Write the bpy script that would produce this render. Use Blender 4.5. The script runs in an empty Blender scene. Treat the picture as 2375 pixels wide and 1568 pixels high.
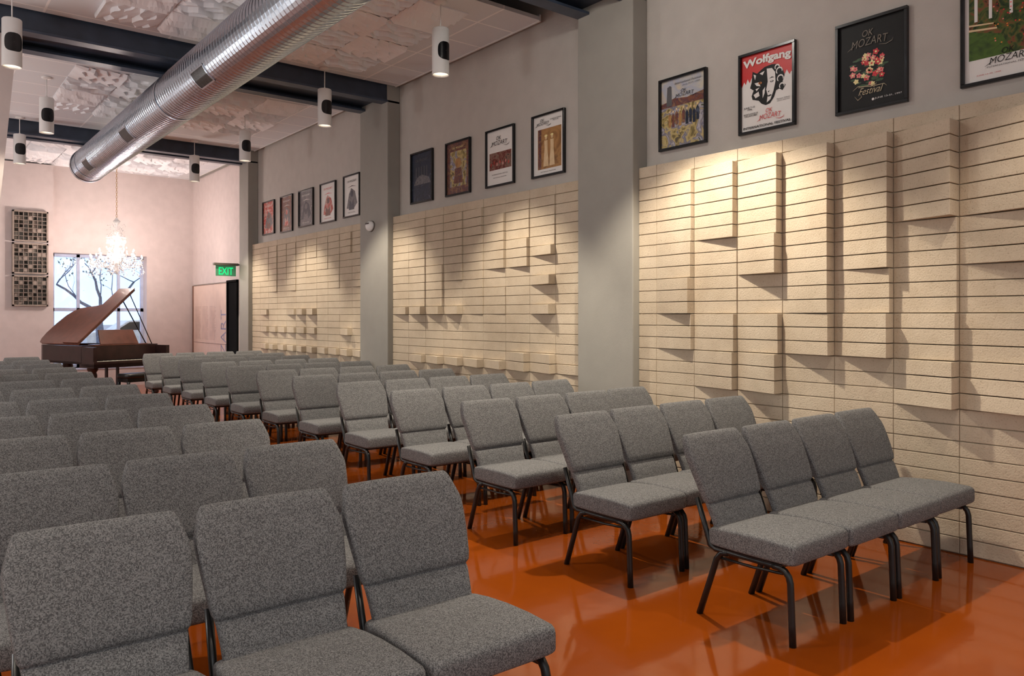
import bpy, math, random
from mathutils import Matrix, Vector
R = random.Random(7)
C = bpy.context.scene.collection
pi = math.pi

# ------------------------------------------------------------------ materials
def nt(name):
    m = bpy.data.materials.new(name); m.use_nodes = True
    return m, m.node_tree.nodes, m.node_tree.links, m.node_tree.nodes["Principled BSDF"]
def mat(name, col, rough=.5, metal=0., nscale=None, namt=.15, bump=0., bscale=200., emis=None, estr=0., coat=0., spec=None):
    m, N, L, P = nt(name)
    P.inputs["Base Color"].default_value = (*col, 1)
    P.inputs["Roughness"].default_value = rough
    P.inputs["Metallic"].default_value = metal
    if coat: P.inputs["Coat Weight"].default_value = coat; P.inputs["Coat Roughness"].default_value = .06
    if spec is not None: P.inputs["Specular IOR Level"].default_value = spec
    tc = N.new("ShaderNodeTexCoord")
    if nscale is None: nscale = 6.
    n = N.new("ShaderNodeTexNoise"); n.inputs["Scale"].default_value = nscale; n.inputs["Detail"].default_value = 4
    L.new(tc.outputs["Object"], n.inputs["Vector"])
    r = N.new("ShaderNodeValToRGB")
    r.color_ramp.elements[0].position = .3; r.color_ramp.elements[1].position = .7
    r.color_ramp.elements[0].color = (*[c*(1-namt) for c in col], 1)
    r.color_ramp.elements[1].color = (*[min(1, c*(1+namt)) for c in col], 1)
    L.new(n.outputs["Fac"], r.inputs["Fac"]); L.new(r.outputs["Color"], P.inputs["Base Color"])
    if bump:
        b = N.new("ShaderNodeBump"); b.inputs["Strength"].default_value = bump; b.inputs["Distance"].default_value = .004
        n2 = N.new("ShaderNodeTexNoise"); n2.inputs["Scale"].default_value = bscale; n2.inputs["Detail"].default_value = 3
        L.new(tc.outputs["Object"], n2.inputs["Vector"]); L.new(n2.outputs["Fac"], b.inputs["Height"]); L.new(b.outputs["Normal"], P.inputs["Normal"])
    if emis:
        P.inputs["Emission Color"].default_value = (*emis, 1); P.inputs["Emission Strength"].default_value = estr
    return m
def s2l(r, g, b):
    f = lambda c: (c/255/12.92) if c/255 <= .04045 else ((c/255+.055)/1.055)**2.4
    return (f(r), f(g), f(b))

M = {}
M['wall'] = mat('painted_plaster', s2l(186,181,174), .85, bump=.35, bscale=60, namt=.04)
M['pinkwall'] = mat('painted_plaster_pink', s2l(212,200,196), .85, bump=.3, bscale=60, namt=.04)
M['column'] = mat('column_paint', s2l(152,149,141), .7, bump=.15, bscale=90, namt=.03)
M['mortar'] = mat('mortar', s2l(172,158,136), .95, bump=.4, bscale=150)
M['steel'] = mat('navy_steel', (.03,.043,.068), .45, namt=.2)
M['steel2'] = mat('navy_steel_flange', (.045,.064,.1), .4, namt=.2)
M['deck'] = mat('dark_deck', (.018,.03,.052), .8)
M['white'] = mat('white_enamel', s2l(228,227,225), .45, namt=.03)
M['foam'] = mat('white_acoustic_plaster', s2l(244,246,249), .9, bump=.15, bscale=120, namt=.02)
M['black'] = mat('black_powder_coat', (.008,.009,.009), .35, namt=.2)
M['matteblack'] = mat('matte_black', (.006,.006,.006), .95, spec=.1)
M['blackp'] = mat('black_lacquer', (.006,.006,.007), .25, namt=.2)
M['ink'] = mat('black_ink', (.01,.01,.01), .5, spec=.25)
M['paper'] = mat('white_paper', s2l(232,230,226), .5, namt=.02)
M['red'] = mat('red_ink', s2l(200,30,28), .4, namt=.05)
M['orange'] = mat('orange_ink', s2l(220,130,50), .4, namt=.05)
M['grey'] = mat('grey_ink', s2l(90,90,92), .4, namt=.05)
M['bronze'] = mat('bronze_ink', s2l(112,102,88), .4, namt=.05)
M['gold'] = mat('gold_ink', s2l(196,180,145), .4, namt=.05)
M['pink'] = mat('pink_ink', s2l(230,130,125), .4, namt=.2, nscale=60)
M['rose'] = mat('rose_ink', s2l(205,30,45), .4, namt=.4, nscale=80)
M['cream'] = mat('cream_ink', s2l(240,225,160), .4, namt=.15, nscale=80)
M['leafink'] = mat('leaf_ink', s2l(40,75,35), .4, namt=.4, nscale=60)
M['mahog'] = mat('mahogany', s2l(98,58,47), .32, nscale=8, namt=.2, coat=.25)
M['mahogd'] = mat('mahogany_dark', s2l(46,27,25), .3, nscale=8, namt=.3)
M['ivory'] = mat('ivory_keys', s2l(225,220,205), .3)
M['brass'] = mat('brass', s2l(190,150,80), .3, metal=1)
M['bulb'] = mat('lit_bulb', (1,.9,.75), .4, emis=(1,.88,.74), estr=20)
M['lamp'] = mat('lit_lamp_face', (1,.9,.75), .4, emis=(1,.85,.65), estr=12)
M['green'] = mat('green_lit_letters', (.0,.5,.12), .4, emis=(0,1,.3), estr=.8)
M['exitplate'] = mat('exit_plate', s2l(80,130,100), .3, emis=(.05,.35,.15), estr=.2)
M['bark'] = mat('bark', s2l(128,134,152), .9, nscale=20, namt=.3)
M['leaf'] = mat('leaf', s2l(140,158,150), .7, namt=.3)
M['ground'] = mat('pavement', s2l(200,205,215), .9)
M['carpaint'] = mat('car_paint', s2l(235,238,242), .3)
M['winwhite'] = mat('window_frame_paint', s2l(190,202,228), .5)
M['dgrey'] = mat('diffuser_dark', s2l(46,44,38), .7)
M['mgrey'] = mat('diffuser_grey', s2l(96,91,82), .7)
M['beige'] = mat('diffuser_beige', s2l(156,143,132), .7)
M['bluemetal'] = mat('blue_metal_letters', s2l(150,148,176), .35, metal=.2)
M['panelpink'] = mat('display_panel', s2l(232,208,194), .7, namt=.04)
M['paneltrim'] = mat('display_panel_edge', s2l(120,84,70), .6)
M['textink'] = mat('text_ink', s2l(205,175,162), .7)

# brick
m, N, L, P = nt('split_face_block'); M['brick'] = m
tc = N.new("ShaderNodeTexCoord")
n = N.new("ShaderNodeTexNoise"); n.inputs["Scale"].default_value = 2.2; n.inputs["Detail"].default_value = 8; n.inputs["Roughness"].default_value = .7
L.new(tc.outputs["Object"], n.inputs["Vector"])
r = N.new("ShaderNodeValToRGB"); r.color_ramp.elements[0].position = .3; r.color_ramp.elements[1].position = .7
r.color_ramp.elements[0].color = (*s2l(188,171,147), 1); r.color_ramp.elements[1].color = (*s2l(211,196,173), 1)
L.new(n.outputs["Fac"], r.inputs["Fac"])
n3 = N.new("ShaderNodeTexNoise"); n3.inputs["Scale"].default_value = 95; n3.inputs["Detail"].default_value = 3
L.new(tc.outputs["Object"], n3.inputs["Vector"])
r3 = N.new("ShaderNodeValToRGB"); r3.color_ramp.elements[0].position = .28; r3.color_ramp.elements[1].position = .42
r3.color_ramp.elements[0].color = (.78,.75,.71,1); r3.color_ramp.elements[1].color = (1,1,1,1)
L.new(n3.outputs["Fac"], r3.inputs["Fac"])
mx = N.new("ShaderNodeMix"); mx.data_type = 'RGBA'; mx.blend_type = 'MULTIPLY'; mx.inputs[0].default_value = 1
L.new(r.outputs["Color"], mx.inputs[6]); L.new(r3.outputs["Color"], mx.inputs[7]); L.new(mx.outputs[2], P.inputs["Base Color"])
P.inputs["Roughness"].default_value = .92
b = N.new("ShaderNodeBump"); b.inputs["Strength"].default_value = .5; b.inputs["Distance"].default_value = .005
L.new(n3.outputs["Fac"], b.inputs["Height"]); L.new(b.outputs["Normal"], P.inputs["Normal"])

# fabric
m, N, L, P = nt('grey_tweed'); M['fabric'] = m
tc = N.new("ShaderNodeTexCoord")
vo = N.new("ShaderNodeTexVoronoi"); vo.inputs["Scale"].default_value = 330; vo.inputs["Randomness"].default_value = .3
L.new(tc.outputs["Object"], vo.inputs["Vector"])
sc_ = N.new("ShaderNodeSeparateColor"); L.new(vo.outputs["Color"], sc_.inputs[0])
rz = N.new("ShaderNodeValToRGB"); rz.color_ramp.elements[0].position = .1; rz.color_ramp.elements[1].position = .9
rz.color_ramp.elements[0].color = (*s2l(78,78,79), 1); rz.color_ramp.elements[1].color = (*s2l(132,132,132), 1)
L.new(sc_.outputs[0], rz.inputs["Fac"])
nz = N.new("ShaderNodeTexNoise"); nz.inputs["Scale"].default_value = 30; nz.inputs["Detail"].default_value = 3
L.new(tc.outputs["Object"], nz.inputs["Vector"])
r2 = N.new("ShaderNodeValToRGB"); r2.color_ramp.elements[0].position = .3; r2.color_ramp.elements[1].position = .7
r2.color_ramp.elements[0].color = (.92,.92,.92,1); r2.color_ramp.elements[1].color = (1.04,1.04,1.04,1)
L.new(nz.outputs["Fac"], r2.inputs["Fac"])
mx = N.new("ShaderNodeMix"); mx.data_type = 'RGBA'; mx.blend_type = 'MULTIPLY'; mx.inputs[0].default_value = 1
L.new(rz.outputs["Color"], mx.inputs[6]); L.new(r2.outputs["Color"], mx.inputs[7]); L.new(mx.outputs[2], P.inputs["Base Color"])
P.inputs["Roughness"].default_value = .95; P.inputs["Specular IOR Level"].default_value = .2
b = N.new("ShaderNodeBump"); b.inputs["Strength"].default_value = .3; b.inputs["Distance"].default_value = .001
L.new(vo.outputs["Distance"], b.inputs["Height"]); L.new(b.outputs["Normal"], P.inputs["Normal"])

# floor
m, N, L, P = nt('orange_epoxy'); M['floor'] = m
tc = N.new("ShaderNodeTexCoord")
n = N.new("ShaderNodeTexNoise"); n.inputs["Scale"].default_value = 1.3; n.inputs["Detail"].default_value = 5
L.new(tc.outputs["Object"], n.inputs["Vector"])
r = N.new("ShaderNodeValToRGB"); r.color_ramp.elements[0].position = .3; r.color_ramp.elements[1].position = .7
r.color_ramp.elements[0].color = (*s2l(134,60,12), 1); r.color_ramp.elements[1].color = (*s2l(148,70,15), 1)
L.new(n.outputs["Fac"], r.inputs["Fac"]); L.new(r.outputs["Color"], P.inputs["Base Color"])
P.inputs["Roughness"].default_value = .08
n2 = N.new("ShaderNodeTexNoise"); n2.inputs["Scale"].default_value = 9; n2.inputs["Detail"].default_value = 2
L.new(tc.outputs["Object"], n2.inputs["Vector"])
b = N.new("ShaderNodeBump"); b.inputs["Strength"].default_value = .06; b.inputs["Distance"].default_value = .01
L.new(n2.outputs["Fac"], b.inputs["Height"]); L.new(b.outputs["Normal"], P.inputs["Normal"])

# ceiling tile
m, N, L, P = nt('ceiling_tile'); M['tile'] = m
tc = N.new("ShaderNodeTexCoord")
br = N.new("ShaderNodeTexBrick"); br.offset = 0; br.inputs["Scale"].default_value = 1
br.inputs["Brick Width"].default_value = 1.2; br.inputs["Row Height"].default_value = .6; br.inputs["Mortar Size"].default_value = .012
br.inputs["Color1"].default_value = (*s2l(226,229,232), 1); br.inputs["Color2"].default_value = (*s2l(221,224,228), 1); br.inputs["Mortar"].default_value = (*s2l(254,254,254), 1)
L.new(tc.outputs["Object"], br.inputs["Vector"]); L.new(br.outputs["Color"], P.inputs["Base Color"]); P.inputs["Roughness"].default_value = .9
b = N.new("ShaderNodeBump"); b.inputs["Strength"].default_value = .5; b.inputs["Distance"].default_value = .01
L.new(br.outputs["Fac"], b.inputs["Height"]); L.new(b.outputs["Normal"], P.inputs["Normal"])

# galvanised
m, N, L, P = nt('galvanised_sheet'); M['galv'] = m
tc = N.new("ShaderNodeTexCoord")
v = N.new("ShaderNodeTexVoronoi"); v.inputs["Scale"].default_value = 45
L.new(tc.outputs["Object"], v.inputs["Vector"])
r = N.new("ShaderNodeValToRGB"); r.color_ramp.elements[0].color = (.50,.56,.63,1); r.color_ramp.elements[1].color = (.62,.68,.76,1)
L.new(v.outputs["Color"], r.inputs["Fac"]); L.new(r.outputs["Color"], P.inputs["Base Color"])
P.inputs["Metallic"].default_value = 1; P.inputs["Roughness"].default_value = .27

# glass / crystal
m, N, L, P = nt('window_glass'); M['glass'] = m
tr = N.new("ShaderNodeBsdfTransparent"); gl = N.new("ShaderNodeBsdfGlossy"); gl.inputs["Roughness"].default_value = .02
ms = N.new("ShaderNodeMixShader"); ms.inputs[0].default_value = .06
L.new(tr.outputs[0], ms.inputs[1]); L.new(gl.outputs[0], ms.inputs[2]); L.new(ms.outputs[0], N["Material Output"].inputs["Surface"])
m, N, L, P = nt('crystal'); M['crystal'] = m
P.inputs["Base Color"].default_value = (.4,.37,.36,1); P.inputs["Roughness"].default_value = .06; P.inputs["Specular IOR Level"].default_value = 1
P.inputs["Emission Color"].default_value = (1,.9,.84,1); P.inputs["Emission Strength"].default_value = .25  # emission puts the bulbs' sparkle into the crystal itself

def artmat(name, cols, scale=6, contrast=.25):
    m, N, L, P = nt(name)
    tc = N.new("ShaderNodeTexCoord"); n = N.new("ShaderNodeTexNoise"); n.inputs["Scale"].default_value = scale; n.inputs["Detail"].default_value = 6
    n.inputs["Distortion"].default_value = 1.2
    L.new(tc.outputs["Object"], n.inputs["Vector"])
    r = N.new("ShaderNodeValToRGB"); cr = r.color_ramp
    k = len(cols)
    cr.elements[0].position = .3; cr.elements[0].color = (*s2l(*cols[0]), 1)
    cr.elements[1].position = .7; cr.elements[1].color = (*s2l(*cols[-1]), 1)
    for i in range(1, k-1):
        e = cr.elements.new(.3+.4*i/(k-1)); e.color = (*s2l(*cols[i]), 1)
    L.new(n.outputs["Fac"], r.inputs["Fac"]); L.new(r.outputs["Color"], P.inputs["Base Color"]); P.inputs["Roughness"].default_value = .3
    return m
A = {
 'watercolor': artmat('art_watercolor', [(60,60,70),(120,105,60),(200,180,120),(110,110,130),(190,185,190),(70,80,60)], 9),
 'sky': artmat('art_sky', [(215,205,170),(170,175,190),(225,200,140)], 5),
 'garden': artmat('art_garden', [(12,28,10),(35,60,22),(85,95,40),(130,70,45),(20,42,18)], 16),
 'lawn': artmat('art_lawn', [(45,70,25),(75,105,35),(50,80,28)], 10),
 'navy': artmat('art_navy', [(18,24,38),(40,50,70),(22,28,42),(80,90,110)], 9),
 'rust': artmat('art_rust', [(70,35,30),(130,80,60),(90,60,70),(150,110,80),(40,30,40)], 12),
 'orch': artmat('art_orchestra', [(50,20,18),(110,40,30),(140,110,95),(30,20,20)], 14),
 'sepia': artmat('art_sepia', [(120,82,45),(180,135,85),(95,62,35)], 5),
 'sepiaL': artmat('art_sepia_light', [(215,185,140),(235,210,170)], 8),
 'redart': artmat('art_red', [(120,30,25),(190,60,45),(200,170,160),(90,25,25)], 9),
 'greyart': artmat('art_grey', [(50,50,55),(120,118,120),(80,78,85),(160,155,155)], 9),
}

# ------------------------------------------------------------------ builder
class B:
    def __init__(s): s.v=[]; s.f=[]; s.m=[]; s.s=[]
    def add(s, vs, fs, mi=0, sm=False):
        o=len(s.v); s.v += [tuple(p) for p in vs]
        for f in fs: s.f.append(tuple(i+o for i in f)); s.m.append(mi); s.s.append(sm)
        return s
    def box(s,x0,x1,y0,y1,z0,z1,mi=0):
        if x0>x1: x0,x1=x1,x0
        if y0>y1: y0,y1=y1,y0
        if z0>z1: z0,z1=z1,z0
        vs=[(x0,y0,z0),(x1,y0,z0),(x1,y1,z0),(x0,y1,z0),(x0,y0,z1),(x1,y0,z1),(x1,y1,z1),(x0,y1,z1)]
        return s.add(vs,[(3,2,1,0),(4,5,6,7),(0,1,5,4),(1,2,6,5),(2,3,7,6),(3,0,4,7)],mi)
    def loft(s,rings,mi=0,sm=True,caps=True,closed=True,loop=False):
        n=len(rings[0]); vs=[p for r in rings for p in r]; fs=[]
        K=len(rings)
        for k in range(K if loop else K-1):
            a=k*n; b2=((k+1)%K)*n
            for i in range(n if closed else n-1):
                j=(i+1)%n; fs.append((a+i,a+j,b2+j,b2+i))
        if caps and not loop:
            fs.append(tuple(range(n-1,-1,-1))); fs.append(tuple((K-1)*n+i for i in range(n)))
        return s.add(vs,fs,mi,sm)
    def tube(s,path,r,n=8,mi=0,sm=True):
        P=[Vector(p) for p in path]; rs=r if isinstance(r,(list,tuple)) else [r]*len(P)
        rings=[]; up=None
        for i,p in enumerate(P):
            t=(P[min(i+1,len(P)-1)]-P[max(i-1,0)]).normalized()
            if up is None:
                up=Vector((0,0,1)) if abs(t.z)<.9 else Vector((1,0,0))
            a=t.cross(up).normalized(); up=a.cross(t).normalized()
            rings.append([p+rs[i]*(math.cos(2*pi*k/n)*a+math.sin(2*pi*k/n)*up) for k in range(n)])
        return s.loft(rings,mi,sm)
    def lathe(s,prof,n=24,c=(0,0,0),mi=0,sm=True,caps=True):
        return s.loft([[(c[0]+r*math.cos(2*pi*k/n),c[1]+r*math.sin(2*pi*k/n),c[2]+z) for k in range(n)] for r,z in prof],mi,sm,caps)
    def prism(s,pts,z0,z1,mi=0,fn=None,sm=False):
        n=len(pts); g=fn or (lambda x,y,z:(x,y,z))
        vs=[g(x,y,z0) for x,y in pts]+[g(x,y,z1) for x,y in pts]
        fs=[tuple(range(n-1,-1,-1)),tuple(range(n,2*n))]+[(i,(i+1)%n,n+(i+1)%n,n+i) for i in range(n)]
        return s.add(vs,fs,mi,sm)
    def poly(s,pts,z,mi=0):
        return s.add([(x,y,z) for x,y in pts],[tuple(range(len(pts)))],mi)
    def sphere(s,c,r,mi=0,n=10,sz=1.):
        rings=[]
        for k in range(1,n//2+1):
            a=pi*k/(n//2+1); rings.append([(c[0]+r*math.sin(a)*math.cos(2*pi*i/n),c[1]+r*math.sin(a)*math.sin(2*pi*i/n),c[2]-r*sz*math.cos(a)) for i in range(n)])
        return s.loft(rings,mi)
    def obj(s,name,mats,parent=None,loc=None,bevel=0,seg=2,**props):
        me=bpy.data.meshes.new(name); me.from_pydata(s.v,[],s.f)
        if not isinstance(mats,(list,tuple)): mats=[mats]
        for q in mats: me.materials.append(q)
        me.polygons.foreach_set("material_index",s.m); me.polygons.foreach_set("use_smooth",s.s); me.update()
        o=bpy.data.objects.new(name,me); C.objects.link(o)
        if parent: o.parent=parent
        if loc: o.location=loc
        if bevel:
            md=o.modifiers.new("bevel","BEVEL"); md.width=bevel; md.segments=seg; md.limit_method='ANGLE'; md.angle_limit=.6
        for k,v2 in props.items(): o[k]=v2
        return o
def root(name,label,cat,loc,rot=(0,0,0),group=None):
    o=bpy.data.objects.new(name,None); C.objects.link(o); o.location=loc; o.rotation_euler=rot; o.empty_display_size=.1
    o["label"]=label; o["category"]=cat
    if group: o["group"]=group
    return o
def dup(rt,kids,loc,rotz=None):
    o=rt.copy(); C.objects.link(o); o.location=loc
    if rotz is not None: o.rotation_euler=(0,0,rotz)
    for k in kids:
        c=k.copy(); C.objects.link(c); c.parent=o
    return o
def text(body,w,x,y,z=.004,mi=None,h=None,bold=0.,ext=.0006,align='C',shear=0):
    cu=bpy.data.curves.new("t","FONT"); cu.body=body; cu.size=1; cu.extrude=0; cu.offset=bold; cu.shear=shear; cu.resolution_u=3; cu.align_x='CENTER' if align=='C' else 'LEFT'; cu.space_line=.85
    o=bpy.data.objects.new("t",cu); C.objects.link(o)
    bpy.context.view_layer.update()
    dg=bpy.context.evaluated_depsgraph_get()
    me=bpy.data.meshes.new_from_object(o.evaluated_get(dg))
    bpy.data.objects.remove(o)
    vs=[v.co.copy() for v in me.vertices]; fs=[tuple(p.vertices) for p in me.polygons]
    x0=min(v.x for v in vs); x1=max(v.x for v in vs); y0=min(v.y for v in vs); y1=max(v.y for v in vs)
    s=w/(x1-x0); sy=s if h is None else h/(y1-y0)
    bpy.data.meshes.remove(me)
    return [((v.x-(x0+x1)/2)*s+x,(v.y-(y0+y1)/2)*sy+y,z) for v in vs],fs

# ------------------------------------------------------------------ camera
F=1803.; HY=733.; H=1.5; YAW=math.atan(1437.5/1803); SN=math.sin(YAW); CS=math.cos(YAW)
cam=bpy.data.cameras.new("camera"); co=bpy.data.objects.new("camera",cam); C.objects.link(co)
co.location=(0,0,H); co.rotation_euler=(pi/2,0,-YAW); cam.sensor_width=36; cam.lens=F/2375*36
cam.shift_y=-(784-HY)/2375; cam.clip_start=.05; cam.clip_end=300
bpy.context.scene.camera=co
def WY(u,X):   # depth along the side wall
    t=(u-1187.5)/F; return X*(CS-SN*t)/(SN+CS*t)
def WZ(u,v,X):
    t=(u-1187.5)/F; return H+(HY-v)*(X/(SN+CS*t))/F

ST=dict(kind="structure")
XB=5.25; XC=5.17; XU=5.36; XL=-3.6; YB=18.3; YN=-4.
# ------------------------------------------------------------------ shell
B().box(XL,XU,YN,YB+.4,-.1,0).obj('floor',M['floor'],**ST)
B().box(XU,XU+.15,YN,YB+.4,0,5.3).obj('wall_right',M['wall'],**ST)
B().box(XL-.15,XL,YN,YB+.4,0,5.3).obj('wall_left',M['wall'],**ST)
wx0,wx1,wz0,wz1=2.58,4.36,.42,2.80
bw=B()
bw.box(XL,wx0,YB,YB+.4,0,5.3).box(wx1,XU,YB,YB+.4,0,5.3).box(wx0,wx1,YB,YB+.4,0,wz0).box(wx0,wx1,YB,YB+.4,wz1,5.3)
bw.box(XL,wx0-.03,YB-.2,YB,0,4.55)
bw.obj('wall_back',M['pinkwall'],**ST)
B().box(XU-.02,XU,15.0,YB,2.2,4.55).box(XU-.02,XU,14.83,15.34,0,2.2).obj('wall_right',M['pinkwall'],**ST)
# pilasters
cols=[(4.755,5.468),(9.149,9.931),(14.35,14.82)]
for i,(a,b2) in enumerate(cols):
    B().box(XC,XU,a,b2,0,4.9).obj('trim_%d'%(i+1),M['column'],bevel=.01,**ST)
    bm=B()
    bm.box(XL,XU-.01,a+.02,a+.05,4.38,4.86,0).box(XL,XU-.01,b2-.05,b2-.02,4.38,4.86,0)
    bm.box(XL,XU-.01,a,a+.16,4.36,4.385,1).box(XL,XU-.01,b2-.16,b2,4.36,4.385,1)
    bm.box(XL,XU-.01,a+.05,b2-.05,4.44,4.47,0)
    bm.box(XL,XU-.01,a,a+.1,4.84,4.87,1)
    bm.obj('trim_%d'%(i+4),[M['steel'],M['steel2']],**ST)
# ceilings
CZ=4.58
for (a,b2) in [(YN,4.5),(6.15,9.13),(9.95,14.33),(14.84,YB)]:
    B().box(XL,5.27,a,b2,CZ,CZ+.04).obj('ceiling',M['tile'],**ST)
B().box(XL,XU,YN,YB,5.2,5.3).obj('ceiling',M['deck'],**ST)
B().box(5.27,5.29,6.15,9.13,CZ-.01,CZ+.06).box(5.27,5.29,9.95,14.33,CZ-.01,CZ+.06).box(5.27,5.29,14.84,YB,CZ-.01,CZ+.06).obj('trim_7',M['white'],**ST)
# splayed pier on the other side
B().add([(.3,9.35,0),(.62,9.35,0),(1.0,9.35,4.36),(.3,9.35,4.36),(.3,9.75,0),(.62,9.75,0),(1.0,9.75,4.36),(.3,9.75,4.36)],
        [(0,1,2,3),(7,6,5,4),(1,5,6,2),(0,4,5,1),(3,2,6,7),(0,3,7,4)]).obj('trim_8',M['pinkwall'],**ST)

# ------------------------------------------------------------------ block walls
CH=.101; TOP=2.83; NC=28
seg=lambda i: 0 if i==0 else 1 if i<7 else 2 if i<10 else 3 if i<13 else 4 if i<16 else 5 if i<19 else 6
def blockwall(joints,amps,K=1.):
    bb=B()
    ya=max(joints); yb=min(joints)
    bb.box(XB+.012,XU-.001,yb,ya,0,TOP-.003,1)
    for c in range(len(joints)-1):
        y1=joints[c]; y0=joints[c+1]
        am=amps[c]
        for i in range(NC):
            z1=TOP-CH*i; z0=z1-CH
            if z0<0: z0=0
            p=0
            if isinstance(am,dict): p=am.get(i,0)*K
            else:
                sg=seg(i)
                if 1<=sg<=5: p=am[sg-1]*K
            j=R.uniform(-.0015,.0015)
            pf=j; pn=p+j
            g=.0018; gz=.0034
            xf=XB-pf; xn=XB-pn; xb=XB+.03
            a,b3=y1-g,y0+g; zt,zb=z1-gz*.4,z0+gz*1.6
            vs=[(xb,a,zb),(xb,b3,zb),(xn,b3,zb),(xf,a,zb),(xb,a,zt),(xb,b3,zt),(xn,b3,zt),(xf,a,zt)]
            bb.add(vs,[(3,2,1,0),(4,5,6,7),(0,1,5,4),(1,2,6,5),(2,3,7,6),(3,0,4,7)],0)
    return bb.obj('wall_right',[M['brick'],M['mortar']],bevel=.002,seg=1,**ST)
j1=[4.755,4.55,4.138,3.713,3.313,2.90,2.482,2.07,1.66,1.25,.84,.43,.02,-.39]
a1=[[0]*5,[.05,.06,.10,.05,0],[.07,.01,.01,.06,.08],[.09,.12,0,.07,.12],[.11,.11,.11,.10,0],[.10,.10,.06,.11,0],[.15,.04,.04,.07,.12],[.14,.10,.03,.07,.11],
    [.08,.1,.0,.1,.05],[.1,.05,.1,.0,.1],[.1]*5,[.05]*5,[.1]*5]
blockwall(j1,a1,.9)
def rng(*runs):
    d={}
    for a,b2,p in runs:
        for i in range(a,b2): d[i]=p
    return d
w2=(9.149-5.468)/9
a2=[rng((12,13,.06)),rng((1,12,.02),(12,13,.10),(18,19,.08)),rng((1,7,.01),(7,12,.03),(12,13,.1),(18,19,.11)),rng((1,9,.02),(12,13,.10),(18,19,.10)),rng((1,4,.04),(4,13,.015),(18,19,.11)),
    rng((2,8,.04),(10,13,.01),(18,19,.11)),rng((1,5,.015),(5,8,.05),(17,19,.10)),rng((1,6,.02),(6,7,.08),(9,10,.11),(12,13,.12),(17,19,.10)),rng((18,19,.03))]
blockwall([9.149-w2*i for i in range(10)],a2,.85)
w3=(14.35-9.931)/11
a3=[{}]+[rng((1,R.choice([4,6,7,9]),R.choice([.01,.02,.03])),(R.choice([11,12]),13,R.choice([.0,.05,.09])),(15,16,R.choice([0,.05,.09])),(18,19,R.choice([.07,.1]))) for _ in range(10)]
blockwall([14.35-w3*i for i in range(12)],a3,.85)

# ------------------------------------------------------------------ ceiling diffusers
g=B(); NS=5; NY=14
hs=[(.012,.055),(.02,.07),(.01,.05),(.018,.065),(.012,.06)]
def edge(i,y):
    x=-.29+.58*i/NS
    if 0<i<NS: x+=.030*math.sin(2*pi*y/.29+i*1.9)+.008*math.sin(2*pi*y/.13+i)
    return x
for i in range(NS):
    for k in range(NY):
        ya=-.29+.58*k/NY; yb_=-.29+.58*(k+1)/NY
        def zz(y,s): 
            e=max(0,min(1,(.29-abs(y))/.03))
            return -hs[i][s]*(.35+.65*e)
        p=[(edge(i,ya),ya,zz(ya,0)),(edge(i+1,ya),ya,zz(ya,1)),(edge(i+1,yb_),yb_,zz(yb_,1)),(edge(i,yb_),yb_,zz(yb_,0))]
        g.add(p,[(3,2,1,0)],0)
        q=[p[1],p[2],(p[2][0],p[2][1],-.005),(p[1][0],p[1][1],-.005)]; g.add(q,[(0,1,2,3)],0)
        q=[p[0],p[3],(p[3][0],p[3][1],-.005),(p[0][0],p[0][1],-.005)]; g.add(q,[(3,2,1,0)],0)
g.box(-.29,.29,-.29,.29,-.008,0)
first=None
for (x0,y0,nx,ny) in [(1.6,6.45,5,4),(1.75,10.75,5,4),(1.9,15.5,5,4)]:
    for i in range(nx):
        for j in range(ny):
            if first is None:
                first=g.obj('acoustic_ceiling_diffuser',M['foam'],loc=(x0,y0,CZ-.001)); o=first
                o["label"]="white sculpted wavy acoustic panel on the ceiling grid"; o["category"]="acoustic panel"; o["group"]="wavy acoustic ceiling panels"
            else:
                o=first.copy(); C.objects.link(o)
            o.location=(x0+.3+i*.6,y0+.3+j*.6,CZ-.001); o.rotation_euler=(0,0,(0 if (i*3+j*2)%5<2 else 1)*pi/2+pi*((i+j)%2))

# ------------------------------------------------------------------ duct
DX,DZ,DR=2.61,4.06,.272
rt=root('spiral_air_duct','large round galvanised spiral air duct hung below the beams','air duct',(DX,5.9,DZ))
g=B(); rings=[]; y=-9.; NN=48
while y<8.95:
    for dy,dr in [(0,0),(.003,.0042),(.010,.0042),(.013,0),(.072,0)]:
        rings.append([((DR+dr)*math.cos(2*pi*k/NN),y+dy,(DR+dr)*math.sin(2*pi*k/NN)) for k in range(NN)])
    y+=.076
g.loft(rings,0,False,caps=False)
g.obj('duct_body',M['galv'],rt)
col=B(); 
for rr,yy in [(DR+.012,8.93)]:
    col.loft([[((rr)*math.cos(2*pi*k/NN),yy+d,(rr)*math.sin(2*pi*k/NN)) for k in range(NN)] for d in (-.05,.05)]+[[((rr-.02)*math.cos(2*pi*k/NN),yy+d,(rr-.02)*math.sin(2*pi*k/NN)) for k in range(NN)] for d in (.05,-.05)],0,False,caps=False)
col.obj('end_collar',M['galv'],rt)
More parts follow.
